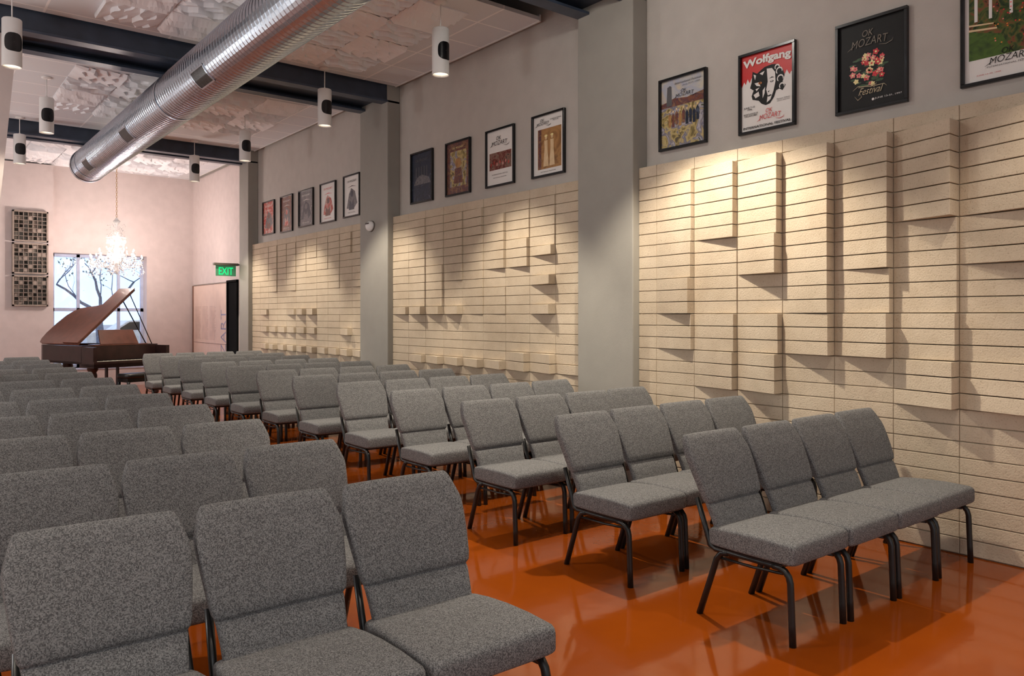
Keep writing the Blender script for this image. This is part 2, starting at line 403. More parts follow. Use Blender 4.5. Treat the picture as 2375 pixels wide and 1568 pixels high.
for yc in (13.75,11.17,7.98,4.9):
    g=B(); ang0=math.radians(222); r0=DR+.010; ha=.36; hl=.2
    def pt(a,yy,rr): return (rr*math.cos(a),yy-5.9,rr*math.sin(a))
    n=6
    for (a0,a1_,ya,yb) in [(-ha,ha,-hl,-hl+.02),(-ha,ha,hl-.02,hl),(-ha,-ha+.06,-hl,hl),(ha-.06,ha,-hl,hl)]:
        for q in range(n):
            s0=ang0+a0+(a1_-a0)*q/n; s1=ang0+a0+(a1_-a0)*(q+1)/n
            g.add([pt(s0,yc+ya,r0),pt(s1,yc+ya,r0),pt(s1,yc+yb,r0),pt(s0,yc+yb,r0),pt(s0,yc+ya,DR),pt(s1,yc+ya,DR),pt(s1,yc+yb,DR),pt(s0,yc+yb,DR)],[(0,1,2,3),(0,4,5,1),(2,6,7,3),(1,5,6,2),(0,3,7,4)],0)
    for q in range(n):
        s0=ang0-ha+2*ha*q/n; s1=ang0-ha+2*ha*(q+1)/n
        g.add([pt(s0,yc-hl,DR+.0065),pt(s1,yc-hl,DR+.0065),pt(s1,yc+hl,DR+.0065),pt(s0,yc+hl,DR+.0065)],[(0,1,2,3)],1)
    for q in range(14):
        yy=yc-hl+.03+q*.0265
        g.add([pt(ang0-ha+.05,yy,r0),pt(ang0,yy,r0+.001),pt(ang0+ha-.05,yy,r0),pt(ang0+ha-.05,yy+.006,r0),pt(ang0,yy+.006,r0+.001),pt(ang0-ha+.05,yy+.006,r0)],[(0,1,4,5),(1,2,3,4)],2)
    g.obj('air_grille',[M['galv'],M['blackp'],M['grey']],rt)
for yc in (5.1,9.5,14.45):
    g=B(); g.loft([[((DR+e)*math.cos(2*pi*k/NN),yc-5.9+d,(DR+e)*math.sin(2*pi*k/NN)) for k in range(NN)] for d,e in ((-.02,.003),(-.02,.007),(.02,.007),(.02,.003))],0,False,caps=False)
    g.tube([(0,yc-5.9,DR),(0,yc-5.9,4.37-DZ)],.008)
    g.box(-.12,.12,yc-5.9-.03,yc-5.9+.03,DR+.006,DR+.02)
    g.obj('hanger_strap',M['galv'],rt)

# ------------------------------------------------------------------ pendants
rt=root('pendant_downlight','white cylindrical pendant downlight with black side aperture','pendant light',(0,0,0),group='cylindrical pendant downlights')
PR=.084; PH=.445
kids=[]
g=B(); g.lathe([(PR,-.72+0),(PR,-.72+PH),(PR-.006,-.72+PH+.008),(.02,-.72+PH+.012),(.012,-.72+PH+.03)],28,caps=False)
g.lathe([(PR,-.72),(PR-.006,-.72),(PR-.008,-.69),(PR-.008,-.66)],28,caps=False)
kids.append(g.obj('housing',M['white'],rt))
g=B(); g.lathe([(PR-.008,-.66),(PR-.02,-.655),(.05,-.64)],24,caps=False); kids.append(g.obj('baffle',M['blackp'],rt))
g=B(); g.lathe([(.052,-.641),(.03,-.64),(.002,-.64)],20,caps=True); kids.append(g.obj('lamp',M['lamp'],rt))
g=B(); g.tube([(0,0,-.72+PH+.01),(0,0,-.01)],.006,8); kids.append(g.obj('stem',M['white'],rt))
g=B(); g.lathe([(.065,0),(.065,-.012),(.05,-.022),(.012,-.03)],24); kids.append(g.obj('canopy',M['white'],rt))
g=B(); K=28; a0=math.radians(-84)
rings=[]
for q in (0.01,.2,.4,.6,.8,1.):
    rings.append([((PR+.0018)*math.cos(a0+q*1.0*math.copysign(abs(math.cos(2*pi*k/K))**.7,math.cos(2*pi*k/K))),(PR+.0018)*math.sin(a0+q*1.0*math.copysign(abs(math.cos(2*pi*k/K))**.7,math.cos(2*pi*k/K))),-.50+q*.088*math.copysign(abs(math.sin(2*pi*k/K))**.7,math.sin(2*pi*k/K))) for k in range(K)])
g.loft(rings,0,True,caps=False); kids.append(g.obj('aperture',M['blackp'],rt))
pend=[(4.2,6.39),(4.2,9.0),(4.2,11.79),(4.15,14.15),(.888,8.72),(1.557,11.58),(1.544,14.18)]
rt.location=(*pend[0],CZ)
for p in pend[1:]: dup(rt,kids,(*p,CZ))
def spot(x,y,z,e,size=86,blend=.4,col=(1,.88,.72)):
    l=bpy.data.lights.new('pendant_spot','SPOT'); l.energy=e; l.spot_size=math.radians(size); l.spot_blend=blend; l.color=col; l.shadow_soft_size=.045
    o=bpy.data.objects.new('pendant_spot',l); C.objects.link(o); o.location=(x,y,z)
for p in pend[:4]: spot(p[0],p[1],CZ-.735,290)
for y,e,sz in ((3.8,430,100),(1.2,110,92),(-1.4,200,92)): spot(4.2,y,CZ-.735,e,sz)
for p in pend[4:]: spot(p[0],p[1],CZ-.735,110)
for x,y in ((1.2,6.),(1.2,3.3),(1.2,.7),(-1.5,6),(-1.5,3.3),(-1.5,.7),(-1.5,9)): spot(x,y,CZ-.735,95)
def lamp(x,y,z,e,c=(1,.985,.98),s=.35):
    l=bpy.data.lights.new('fill_light','POINT'); l.energy=e; l.color=c; l.shadow_soft_size=s
    o=bpy.data.objects.new('fill_light',l); C.objects.link(o); o.location=(x,y,z)
for a in ((-2.4,1.5,2.0,60),(-2.2,6.,2.4,125),(-1.6,10.5,2.4,140),(-1.0,14.5,2.0,100),(-1.0,-2.5,2.5,60)): lamp(*a)  # added fill lights out of view, no fixtures; lift the wall and ceiling
lamp(3.5,4.35,4.3,30,(1,.93,.84),.05)  # added fill out of view, brightens the upper wall and throws poster shadows

# ------------------------------------------------------------------ chairs
def selli(hx,hy,n,N=28):
    o=[]
    for k in range(N):
        a=2*pi*(k+.5)/N; c,s=math.cos(a),math.sin(a)
        o.append((hx*math.copysign(abs(c)**(2/n),c),hy*math.copysign(abs(s)**(2/n),s)))
    return o
crt=root('stacking_chair','grey tweed upholstered stacking chair with black steel legs','chair',(0,0,0),group='rows of grey upholstered chairs')
ck=[]; WS=.984
g=B(); rings=[]
for z,hw,off,th in [(.405,.19,.01,.02),(.41,.200,.002,.04),(.43,.206,0,.05),(.49,.210,-.004,.052),(.54,.215,-.002,.05),(.550,.217,.004,.042),(.557,.218,.013,.030),(.564,.220,.002,.048),(.574,.226,-.008,.060),(.60,.232,-.012,.065),(.66,.240,-.014,.068),(.72,.247,-.013,.07),(.765,.2515,-.010,.069),(.785,.2515,-.008,.067),(.80,.2495,-.006,.065),(.83,.240,-.001,.061),(.857,.231,.004,.056),(.869,.226,.008,.048),(.879,.221,.013,.038),(.885,.216,.02,.022),(.887,.208,.025,.01)]:
    yf=.155+(z-.42)*.42+off; cy=yf+th/2
    rings.append([(x*WS,cy+y*1.0-( .012*(x/.24)**2),z) for x,y in selli(hw,th/2,6,48)])
g.loft(rings); ck.append(g.obj('backrest',M['fabric'],crt))
g=B(); rings=[]
for y,hw,zt,zb in [(-.270,.232,.440,.380),(-.266,.242,.452,.370),(-.256,.248,.461,.364),(-.24,.2515,.467,.361),(-.12,.252,.472,.359),(0,.250,.470,.358),(.1,.244,.464,.357),(.17,.237,.456,.356),(.2,.232,.45,.358),(.212,.226,.44,.365),(.216,.218,.43,.375)]:
    rings.append([(x*WS,y,(zt+zb)/2+z2) for x,z2 in selli(hw,(zt-zb)/2,9,44)])
g.loft(rings); ck.append(g.obj('seat',M['fabric'],crt))
for sx in (-1,1):
    x=.221*sx
    arc=[(x,-.15,.345),(x,-.185,.343),(x,-.212,.332),(x,-.230,.312),(x,-.238,.285),(x,-.240,.24),(x,-.246,.1),(x,-.25,.0)]
    g=B(); g.tube(arc,[.016]*7+[.0165],10); ck.append(g.obj('leg',M['black'],crt))
    g=B(); g.tube([(x,.10,.345),(x,.135,.335),(x,.165,.30),(x,.21,.17),(x,.27,0)],[.0155]*4+[.0165],10); ck.append(g.obj('leg',M['black'],crt))
g=B()
for sx in (-1,1):
    x=.221*sx
    g.tube([(x,-.16,.345),(x,.0,.345),(x,.17,.345),(x,.205,.36),(x,.225,.42),(x*.97,.29,.58)],.0135,8)
    g.tube([(x,-.20,.32),(x,-.05,.31),(x,.15,.31)],.007,6)
g.tube([(-.221,-.14,.345),(.221,-.14,.345)],.011,8); g.tube([(-.221,.15,.345),(.221,.15,.345)],.011,8)
g.box(-.23,.23,-.2,.2,.346,.360)
ck.append(g.obj('seat_frame',M['black'],crt))
places=[]
for r_ in range(12):
    y=2.21+r_*1.0
    for x in (3.41,3.910,4.410,4.910): places.append((x,y))
    for i,x in enumerate((1.503,.992,.481)):
        if i<2 or r_<7: places.append((x,y))
crt.location=(places[0][0],places[0][1],0)
for p in places[1:]:
    dup(crt,ck,(p[0]+R.uniform(-.001,.001),p[1]+R.uniform(-.012,.012),0),R.uniform(-.003,.003))

# ------------------------------------------------------------------ posters
def wallrot(): 
    return Matrix(((0,0,-1),(-1,0,0),(0,1,0))).to_euler()
def poster(ul,ur,vt,vb,label,build,fw=.022):
    y1=WY(ul,XU-.03); y0=WY(ur,XU-.03); zt=WZ(ul,vt,XU-.03); zb=WZ(ul,vb,XU-.03)
    w=y1-y0; h=zt-zb
    rt=root('framed_poster',label,'poster',(XU-.001,(y0+y1)/2,(zt+zb)/2),wallrot(),group='framed festival posters')
    g=B()
    for a in [(-w/2,w/2,h/2-fw,h/2),(-w/2,w/2,-h/2,-h/2+fw),(-w/2,-w/2+fw,-h/2+fw,h/2-fw),(w/2-fw,w/2,-h/2+fw,h/2-fw)]:
        g.box(a[0],a[1],a[2],a[3],0,.032)
    g.obj('frame',M['blackp'],rt,bevel=.002,seg=1)
    iw=w-2*fw; ih=h-2*fw
    g=B(); mats=[M['paper']]; tx=B(); tm=[M['ink']]
    def X(u): return (u-.5)*iw
    def Yv(v): return (v-.5)*ih
    def P_(pts,m,layer):
        if m not in mats: mats.append(m)
        pts=[(X(a),Yv(b2)) for a,b2 in pts]
        ar=sum(pts[i][0]*pts[(i+1)%len(pts)][1]-pts[(i+1)%len(pts)][0]*pts[i][1] for i in range(len(pts)))
        if ar<0: pts=pts[::-1]
        g.poly(pts,.010+layer*.0008,mats.index(m))
    def T_(s,u,v,wd,m,hh=None,bold=0,shear=0,layer=8,align='C',arch=0):
        if m not in tm: tm.append(m)
        a,b2=text(s,wd*iw,X(u),Yv(v),.010+layer*.0008,h=None if hh is None else hh*ih,bold=bold,shear=shear,align=align)
        if arch: a=[(x,y+arch*ih*(1-((x-X(u))/(wd*iw/2))**2),z) for x,y,z in a]
        tx.add(a,b2,tm.index(m))
    def E_(cx,cy,rx,ry,m,layer,n=12,a0=0,wob=0):
        P_([(cx+rx*(1+wob*math.cos(5*2*pi*k/n))*math.cos(2*pi*k/n+a0),cy+ry*(1+wob*math.cos(5*2*pi*k/n))*math.sin(2*pi*k/n+a0)) for k in range(n)],m,layer)
    build(P_,T_,E_)
    g.obj('print',mats,rt)
    if tx.v: tx.obj('lettering',tm,rt)
full=[(0,0),(1,0),(1,1),(0,1)]
def rect(a,b,c,d): return [(a,c),(b,c),(b,d),(a,d)]
def stroke(P_,pts,w,m,layer):
    up=[];dn=[]
    for i,p in enumerate(pts):
        a=pts[max(i-1,0)]; b2=pts[min(i+1,len(pts)-1)]
        dx,dy=b2[0]-a[0],b2[1]-a[1]; l=math.hypot(dx,dy) or 1
        ww=w*(1 if 0<i<len(pts)-1 else .3)
        up.append((p[0]-dy/l*ww,p[1]+dx/l*ww)); dn.append((p[0]+dy/l*ww,p[1]-dx/l*ww))
    for i in range(len(pts)-1): P_([up[i],up[i+1],dn[i+1],dn[i]],m,layer)
def logo(P_,T_,u,v,w,m,hh=.07):
    T_('OK',u-.05*w,v+hh*1.1,.3*w,m,hh=hh*.75,bold=.0,shear=.2)
    T_('MOZART',u,v,w,m,hh=hh*.9,arch=.012,bold=-.005,shear=.2)
    stroke(P_,[(u-w*.62,v-hh*.55),(u-w*.5,v-hh*.25),(u-w*.38,v+hh*.1)],.004,m,7)
    stroke(P_,[(u+w*.25,v-hh*.55),(u+w*.45,v-hh*.72),(u+w*.6,v-hh*.5),(u+w*.63,v-hh*.2)],.004,m,7)
def wolf(P_,T_,E_):
    P_(full,M['paper'],0)
    P_([(0,1),(1,1),(1,.62),(.96,.66),(.93,.62),(.88,.69),(.84,.64),(.78,.7),(.3,.7),(.24,.66),(.2,.70),(.16,.64),(.12,.7),(.08,.63),(.05,.67),(0,.6)],M['red'],1)
    P_([(.20,.64),(.22,.78),(.31,.74),(.38,.77),(.46,.80),(.6,.81),(.72,.79),(.80,.72),(.84,.63),(.80,.55),(.86,.50),(.80,.44),(.74,.47),(.68,.46),(.64,.38),(.56,.31),(.48,.30),(.40,.33),(.34,.38),(.22,.41),(.20,.46),(.24,.53),(.17,.57)],M['ink'],2)
    P_([(.5,.77),(.6,.76),(.66,.70),(.67,.58),(.63,.46),(.57,.36),(.5,.33),(.52,.42),(.49,.5),(.52,.6)],M['paper'],3)
    P_([(.24,.74),(.29,.72),(.27,.66)],M['paper'],3); P_([(.36,.73),(.46,.75),(.42,.7)],M['paper'],3)
    P_([(.24,.47),(.34,.5),(.36,.44),(.28,.42)],M['paper'],3); P_([(.26,.62),(.34,.62),(.38,.56),(.3,.58)],M['paper'],3)
    P_([(.42,.5),(.47,.54),(.46,.46),(.42,.4)],M['paper'],3); P_([(.28,.54),(.36,.55),(.30,.51)],M['paper'],3)
    E_(.37,.605,.035,.016,M['orange'],4); E_(.37,.605,.012,.014,M['ink'],5)
    P_([(.54,.63),(.60,.65),(.66,.63),(.60,.635)],M['ink'],4); E_(.60,.59,.035,.012,M['ink'],4); E_(.60,.592,.018,.006,M['paper'],5)
    P_([(.52,.47),(.56,.48),(.54,.455)],M['ink'],4); P_([(.5,.415),(.58,.425),(.6,.41),(.54,.4)],M['ink'],4)
    for cx,cy,rr in [(.74,.70,.055),(.76,.60,.055),(.70,.755,.04),(.79,.50,.045)]:
        stroke(P_,[(cx+rr*math.cos(a),cy+rr*.75*math.sin(a)) for a in [pi*1.4*k/10-.4 for k in range(11)]],.009,M['paper'],3)
    T_('Wolfgang',.5,.875,.93,M['paper'],hh=.135,bold=.04,arch=.02)
    T_('JUNE 7-15\n1996',.16,.30,.22,M['ink'],bold=.01,hh=.05); T_('BARTLESVILLE\nOKLAHOMA',.19,.215,.28,M['ink'],bold=.01,hh=.045)
    logo(P_,T_,.57,.145,.42,M['red'],.075)
    T_('Ransom Wilson',.82,.34,.24,M['ink'],hh=.018); T_('ARTISTIC DIRECTOR',.82,.315,.24,M['ink'],hh=.012)
    T_('INTERNATIONAL FESTIVAL',.5,.045,.92,M['ink'],hh=.032,bold=.02)
def flowers(P_,T_,E_):
    P_(full,M['ink'],0)
    logo(P_,T_,.48,.75,.56,M['bronze'],.10)
    rr=random.Random(3)
    for k in range(34):
        a=rr.uniform(0,6.28); q=rr.uniform(0,1)**.5
        cx=.46+.27*q*math.cos(a); cy=.45+.21*q*math.sin(a)
        E_(cx,cy,.06,.012,M['leafink'],1+.02*k,8,a)
    for k in range(36):
        a=rr.uniform(0,6.28); q=rr.uniform(0,1)**.5
        cx=.46+.27*q*math.cos(a); cy=.46+.205*q*math.sin(a); s=rr.uniform(.028,.048)
        m1=rr.choice([M['rose'],M['rose'],M['pink'],M['cream'],M['pink'],M['cream']])
        E_(cx,cy,s,s*.72,m1,2+k*.05,20,rr.uniform(0,3),.22)
        E_(cx,cy,s*.35,s*.26,rr.choice([M['cream'],M['rose']]),4,8)
    T_('Festival',.5,.19,.38,M['gold'],hh=.08,shear=.5,bold=-.005); T_('International',.45,.25,.28,M['gold'],hh=.024,shear=.4)
    stroke(P_,[(.22,.22),(.3,.26),(.5,.23),(.7,.23),(.74,.20)],.003,M['gold'],7); stroke(P_,[(.25,.15),(.3,.10),(.36,.13),(.33,.18)],.003,M['gold'],7)
    T_('JUNE 13-21, 1997',.76,.08,.40,M['paper'],hh=.024); E_(.53,.08,.02,.015,M['paper'],3,10)
def water(P_,T_,E_):
    P_(full,A['watercolor'],0); P_(rect(0,1,.68,1),A['sky'],1); P_([(.0,.66),(.3,.72),(.6,.69),(1,.74),(1,.6),(0,.6)],A['rust'],2)
    P_([(.12,.62),(.14,.90),(.2,.92),(.24,.9),(.25,.62)],M['grey'],3)
    rr=random.Random(9)
    for k in range(9):
        x=.2+.08*k; y=.40+.05*rr.random(); P_([(x-.03,y-.12),(x-.035,y+.05),(x,y+.09),(x+.035,y+.04),(x+.03,y-.12)],rr.choice([A['rust'],A['sepia'],A['navy']]),3+.02*k); E_(x,y+.11,.02,.017,A['sepiaL'],4,10)
    T_('International Festival',.62,.93,.6,M['grey'],hh=.03,shear=.2); T_('June 9-17, 1995',.7,.88,.4,M['grey'],hh=.03,shear=.2)
    logo(P_,T_,.55,.74,.42,M['ink'],.06)
def garden(P_,T_,E_):
    P_(full,M['paper'],0); P_(rect(.05,.97,.26,1),A['garden'],1); P_([(.05,.26),(.6,.26),(.45,.5),(.05,.6)],A['lawn'],2)
    for x in (.12,.3,.55): P_(rect(x,x+.04,.70,1),M['paper'],3)
    P_([(.05,.60),(.4,.565),(.4,.585),(.05,.625)],A['sepiaL'],3); P_([(.05,.66),(.36,.63),(.36,.645),(.05,.68)],A['sepiaL'],3)
    rr=random.Random(5)
    for k in range(90): E_(rr.uniform(.35,.95),rr.uniform(.35,.95),.012,.009,rr.choice([M['rose'],M['orange'],M['pink'],M['leafink'],M['leafink']]),4,6)
    logo(P_,T_,.56,.205,.5,M['ink'],.085); T_('INTERNATIONAL FESTIVAL',.56,.145,.56,M['grey'],hh=.018); T_('JUNE 12-20, 1998',.3,.07,.3,M['red'],hh=.015)
def navy(P_,T_,E_):
    P_(full,A['navy'],0); P_([(.1,.35),(.25,.5),(.5,.55),(.8,.48),(.92,.35)],A['greyart'],1)
    for k in range(5): P_(rect(.2+.13*k,.23+.13*k,.5,.72),M['grey'],2)
    T_('OK MOZART',.5,.85,.6,M['grey'],hh=.05)
def rust(P_,T_,E_):
    P_(full,A['rust'],0); P_(rect(.14,.86,.14,.84),A['watercolor'],1); E_(.5,.6,.14,.1,A['sepia'],2,14); P_([(.3,.2),(.36,.5),(.64,.5),(.7,.2)],A['rust'],2)
    T_('OK MOZART',.5,.9,.5,M['cream'],hh=.04)
def orch(P_,T_,E_):
    P_(full,M['paper'],0); P_(rect(.08,.92,.28,.60),A['orch'],1)
    for k in range(7): E_(.16+.11*k,.38+.03*(k%2),.03,.035,A['redart'],2,8)
    logo(P_,T_,.48,.76,.6,M['ink'],.09)
    T_('INTERNATIONAL FESTIVAL',.5,.19,.6,M['ink'],hh=.02); T_('BARTLESVILLE, OKLAHOMA',.5,.13,.5,M['ink'],hh=.02)
def sepia(P_,T_,E_):
    P_(full,M['paper'],0); P_(rect(.14,.92,.1,.78),A['sepia'],1)
    for cx in (.42,.62):
        P_([(cx-.09,.14),(cx-.05,.45),(cx-.06,.58),(cx+.05,.58),(cx+.05,.42),(cx+.09,.14)],A['sepiaL'],2); E_(cx,.625,.035,.035,A['sepiaL'],3,12); E_(cx,.655,.05,.02,M['cream'],4,12)
    P_(rect(.16,.26,.1,.78),A['rust'],2)
    logo(P_,T_,.32,.865,.42,M['ink'],.06); T_('INTERNATIONAL\nFESTIVAL',.75,.9,.36,M['ink'],hh=.045); T_('BARTLESVILLE, OKLAHOMA',.5,.05,.5,M['ink'],hh=.018)
def mk(bg,fg,tcol,dot):
    def f(P_,T_,E_):
        P_(full,bg,0); P_([(.15,.2),(.3,.55),(.45,.7),(.7,.6),(.85,.3),(.6,.15)],fg,1); E_(.5,.55,.10,.08,dot,2,12)
        P_([(.2,.72),(.5,.76),(.8,.72),(.5,.74)],tcol,1); P_([(.3,.15),(.35,.4),(.5,.3),(.6,.42),(.66,.15)],dot,2)
        T_('OK MOZART',.5,.87,.6,tcol,hh=.05); T_('FESTIVAL',.5,.08,.5,tcol,hh=.025)
    return f
poster(1527,1637,188,353,'black-framed watercolour festival poster in golden and violet tones',water)
poster(1712,1843,130,316,'black-framed red and white poster with wolf and man half-faces',wolf)
poster(1937,2104,62,270,'black-framed black poster with a bouquet of bright flowers',flowers)
poster(2227,2440,-8,206,'black-framed poster of a flower garden with white border',garden)
poster(951,1002,358,475,'black-framed dark navy festival poster',navy)
poster(1032,1089,334,458,'black-framed rust and brown illustrated festival poster',rust)
poster(1125,1191,306,438,'black-framed white poster with an orchestra photograph',orch)
poster(1232,1308,272,416,'black-framed poster with sepia photograph of two women',sepia)
poster(608,635,470,547,'black-framed red illustrated festival poster',mk(A['redart'],A['greyart'],M['paper'],A['rust']))
poster(649,677,457,541,'black-framed grey and rose festival poster',mk(A['rust'],A['greyart'],M['paper'],A['redart']))
poster(691,725,444,529,'black-framed blue-grey festival poster',mk(A['greyart'],A['navy'],M['paper'],A['greyart']))
poster(741,777,428,520,'black-framed white and red festival poster',mk(M['paper'],A['redart'],M['red'],A['rust']))
poster(795,833,410,507,'black-framed white and grey festival poster',mk(M['paper'],A['greyart'],M['ink'],A['navy']))

# ------------------------------------------------------------------ exit sign
rt=root('exit_sign','green lit exit sign on a bracket beside the pilaster','exit sign',(4.96,14.95,2.36),(pi/2,0,0))
B().box(-.23,.23,.10,.145,-.045,.045).box(.2,.395,.11,.135,-.015,.015).obj('housing',M['mgrey'],rt,bevel=.004)
B().box(-.19,.19,-.10,.10,-.006,.006).obj('sign_plate',M['exitplate'],rt,bevel=.002,seg=1)
g=B(); a,f_=text('EXIT',.27,0,-.005,.009,h=.14,bold=.015); g.add(a,f_); g.obj('lettering',M['green'],rt)
o=B().tube([(XU-.032,14.88,2.56),(XU-.032,14.88,CZ)],.014,10).box(XU-.07,XU-.0195,14.84,14.92,2.56,2.66).obj('electrical_conduit',M['column'])
o["label"]="grey painted electrical conduit running up to the ceiling"; o["category"]="conduit"
zz_=WZ(861,523,XC); yy=WY(861,XC)
rt=root('wall_alarm_speaker','white rounded alarm speaker mounted on the pilaster','alarm',(XC-.001,yy,zz_),wallrot())
g=B(); rings=[]
for k in range(7):
    a=pi/2*k/6; s=math.cos(a)
    rings.append([(x*max(s,.05),y*max(s,.05)-.01*(1-s),.01+.06*math.sin(a)) for x,y in [(.1*math.cos(q),.085*math.sin(q) if math.sin(q)<0 else .06*math.sin(q)) for q in [2*pi*i/24 for i in range(24)]]])
g.loft(rings); g.obj('housing',M['white'],rt)
g=B(); g.prism([(.105*math.cos(q),.09*math.sin(q) if math.sin(q)<0 else .065*math.sin(q)) for q in [2*pi*i/24 for i in range(24)]],0,.01); g.obj('backplate',M['mgrey'],rt)
B().box(-.04,.04,.012,.03,.055,.07).obj('grille',M['blackp'],rt)
rt=root('light_switch','white light switch plate on the wall','light switch',(XU-.021,15.14,1.15),wallrot())
B().box(-.04,.04,-.06,.06,0,.008).obj('plate',M['white'],rt,bevel=.003); B().box(-.012,.012,-.02,.02,.008,.016).obj('toggle',M['white'],rt)

# ------------------------------------------------------------------ door + display panel
g=B(); g.box(XU-.06,XU-.005,15.34,15.38,0,2.22,1).box(XU-.06,XU-.005,15.91,15.95,0,2.22,1).box(XU-.06,XU-.005,15.34,15.95,2.18,2.22,1).box(XU-.03,XU-.006,15.38,15.91,0,2.18,0)
g.obj('door_1',[M['matteblack'],M['matteblack']],**ST)
rt=root('display_wall_panel','peach printed display panel with vertical composer lettering','display panel',(XU-.001,17.1,1.08),wallrot())
B().box(-1.13,1.15,-1.08,1.09,0,.03).obj('panel',M['panelpink'],rt)
B().box(-1.16,-1.13,-1.08,1.1,0,.05).box(-1.13,1.15,1.09,1.10,0,.036).box(-1.13,1.15,-.167,-.16,.03,.034).obj('edge_trim',M['paneltrim'],rt)
a,f_=text('MOZART',1.5,0,0,.034,h=.32,bold=-.012)
g=B(); g.add([(.89-y,x-.20,z) for x,y,z in a],f_); g.obj('lettering',M['bluemetal'],rt)
g=B(); rr=random.Random(2)
for c in range(3):
    for k in range(26):
        w=rr.uniform(.3,.42); g.box(-1.0+c*.5,-1.0+c*.5+w,.62-k*.028,.628-k*.028,.031,.033)
g.obj('printed_text',M['textink'],rt)

# ------------------------------------------------------------------ acoustic diffuser modules
x0=1.84; x1=2.45
for k in range(3):
    zc=3.28-k*.64
    rt=root('acoustic_wall_diffuser','beige square wall diffuser with grid of grey cells','acoustic panel',((x0+x1)/2,YB-.2,zc),(pi/2,0,0),group='stacked acoustic wall diffusers')
    g=B(); s=.305
    g.box(-s,s,-s,s,0,.02)
    for a in [(-s,s,s-.03,s),(-s,s,-s,-s+.03),(-s,-s+.03,-s,s),(s-.03,s,-s,s)]: g.box(*a,0,.11)
    n=7; q=(2*s-.06)/n
    for i in range(1,n):
        g.box(-s+.03+i*q-.005,-s+.03+i*q+.005,-s,s,0,.10); g.box(-s,s,-s+.03+i*q-.005,-s+.03+i*q+.005,0,.10)
    g.obj('frame',M['beige'],rt)
    g=B()
    for i in range(n):
        for j in range(n):
            d=R.choice([.03,.05,.07,.09]); g.box(-s+.035+i*q+.005,-s+.025+(i+1)*q-.005,-s+.035+j*q+.005,-s+.025+(j+1)*q-.005,.02,d,R.choice([0,0,1,2]))
    g.obj('cells',[M['dgrey'],M['mgrey'],M['beige']],rt)

# ------------------------------------------------------------------ window + outdoors
g=B(); yw=YB+.3
fw=.06
g.box(wx0,wx0+fw,yw,yw+.06,wz0,wz1).box(wx1-fw,wx1,yw,yw+.06,wz0,wz1).box(wx0,wx1,yw,yw+.06,wz0,wz0+fw).box(wx0,wx1,yw,yw+.06,wz1-fw,wz1)
for xm in (wx0+.5,wx0+1.28): g.box(xm-.03,xm+.03,yw,yw+.05,wz0,wz1)
g.box(wx0,wx1,yw,yw+.05,1.60,1.67)
g.box(wx0+.03,wx1-.03,yw+.02,yw+.025,wz0+.03,wz1-.03,1)
g.box(wx0,wx1,YB-.02,yw,wz0-.04,wz0,0)
g.obj('window_1',[M['winwhite'],M['glass']],**ST)
o=B().box(-60,90,YB+.4,160,-.25,-.15).obj('ground',M['ground'],**ST)
rt=root('tree','bare-branched shade tree outside the window','tree',(4.5,24,-.15))
g=B(); rr=random.Random(4); tips=[]
def branch(p,d,r,l,depth):
    pts=[p]; rs=[r]; q=Vector(p); dv=Vector(d).normalized()
    for k in range(5):
        dv=(dv+Vector((rr.uniform(-.35,.35),rr.uniform(-.2,.2),rr.uniform(-.12,.2)))).normalized(); q=q+dv*l/5; pts.append(q.copy()); rs.append(r*(1-.1*(k+1)))
    g.tube(pts,rs,8)
    if depth>0:
        for k in range(3):
            e=Vector((rr.uniform(-1,1),rr.uniform(-.5,.5),rr.uniform(-.1,.8)))
            branch(pts[-1] if k<2 else pts[2],dv*.6+e,rs[-1]*.6,l*.72,depth-1)
    else: tips.append(q.copy())
g.tube([(0,0,-.1),(.05,0,.6),(.0,0,1.3),(-.05,0,1.8)],[.17,.12,.10,.09],10)
branch(Vector((-.05,0,1.75)),(-.8,0,.7),.05,1.3,4); branch(Vector((-.05,0,1.75)),(.8,0,.55),.05,1.3,4); branch(Vector((-.05,0,1.7)),(.05,.2,1),.05,1.2,4)
g.obj('trunk',M['bark'],rt)
g=B()
for t in tips:
    for k in range(7):
        c=t+Vector((rr.gauss(0,.35),rr.gauss(0,.35),rr.gauss(0,.3))); s=.045
        a=Vector((rr.uniform(-1,1),rr.uniform(-1,1),rr.uniform(-1,1))).normalized()*s; b3=a.cross(Vector((rr.uniform(-1,1),rr.uniform(-1,1),rr.uniform(-1,1)))).normalized()*s*.6
        g.add([c-a,c+b3,c+a,c-b3],[(0,1,2,3)])
g.obj('foliage',M['leaf'],rt,kind='stuff')
rt=root('car','white parked hatchback car on the pavement','car',(8.6,38,-.15))
prof=[(-2.1,.35),(-2.15,.75),(-1.9,.95),(-1.1,1.02),(-.5,1.45),(.9,1.48),(1.7,1.05),(2.1,.95),(2.15,.4)]
fn=lambda x,y,z:(x,z,y)
g=B(); g.prism(prof,-.85,.85,0,fn); g.obj('body',M['carpaint'],rt,bevel=.06)
g=B(); g.prism([(-.95,1.04),(-.45,1.38),(.15,1.4),(.15,1.04)],-.87,-.855,0,fn); g.prism([(.22,1.04),(.22,1.4),(.85,1.4),(1.4,1.06)],-.87,-.855,0,fn); g.obj('side_window',M['blackp'],rt)
for x in (-1.35,1.35):
    for y in (-.8,.8):
        g=B(); g.loft([[(x+r5*math.cos(2*pi*k/20),y+yy5,.32+r5*math.sin(2*pi*k/20)) for k in range(20)] for r5,yy5 in ((.26,-.1),(.32,-.08),(.32,.08),(.26,.1))]); g.obj('wheel',M['black'],rt)

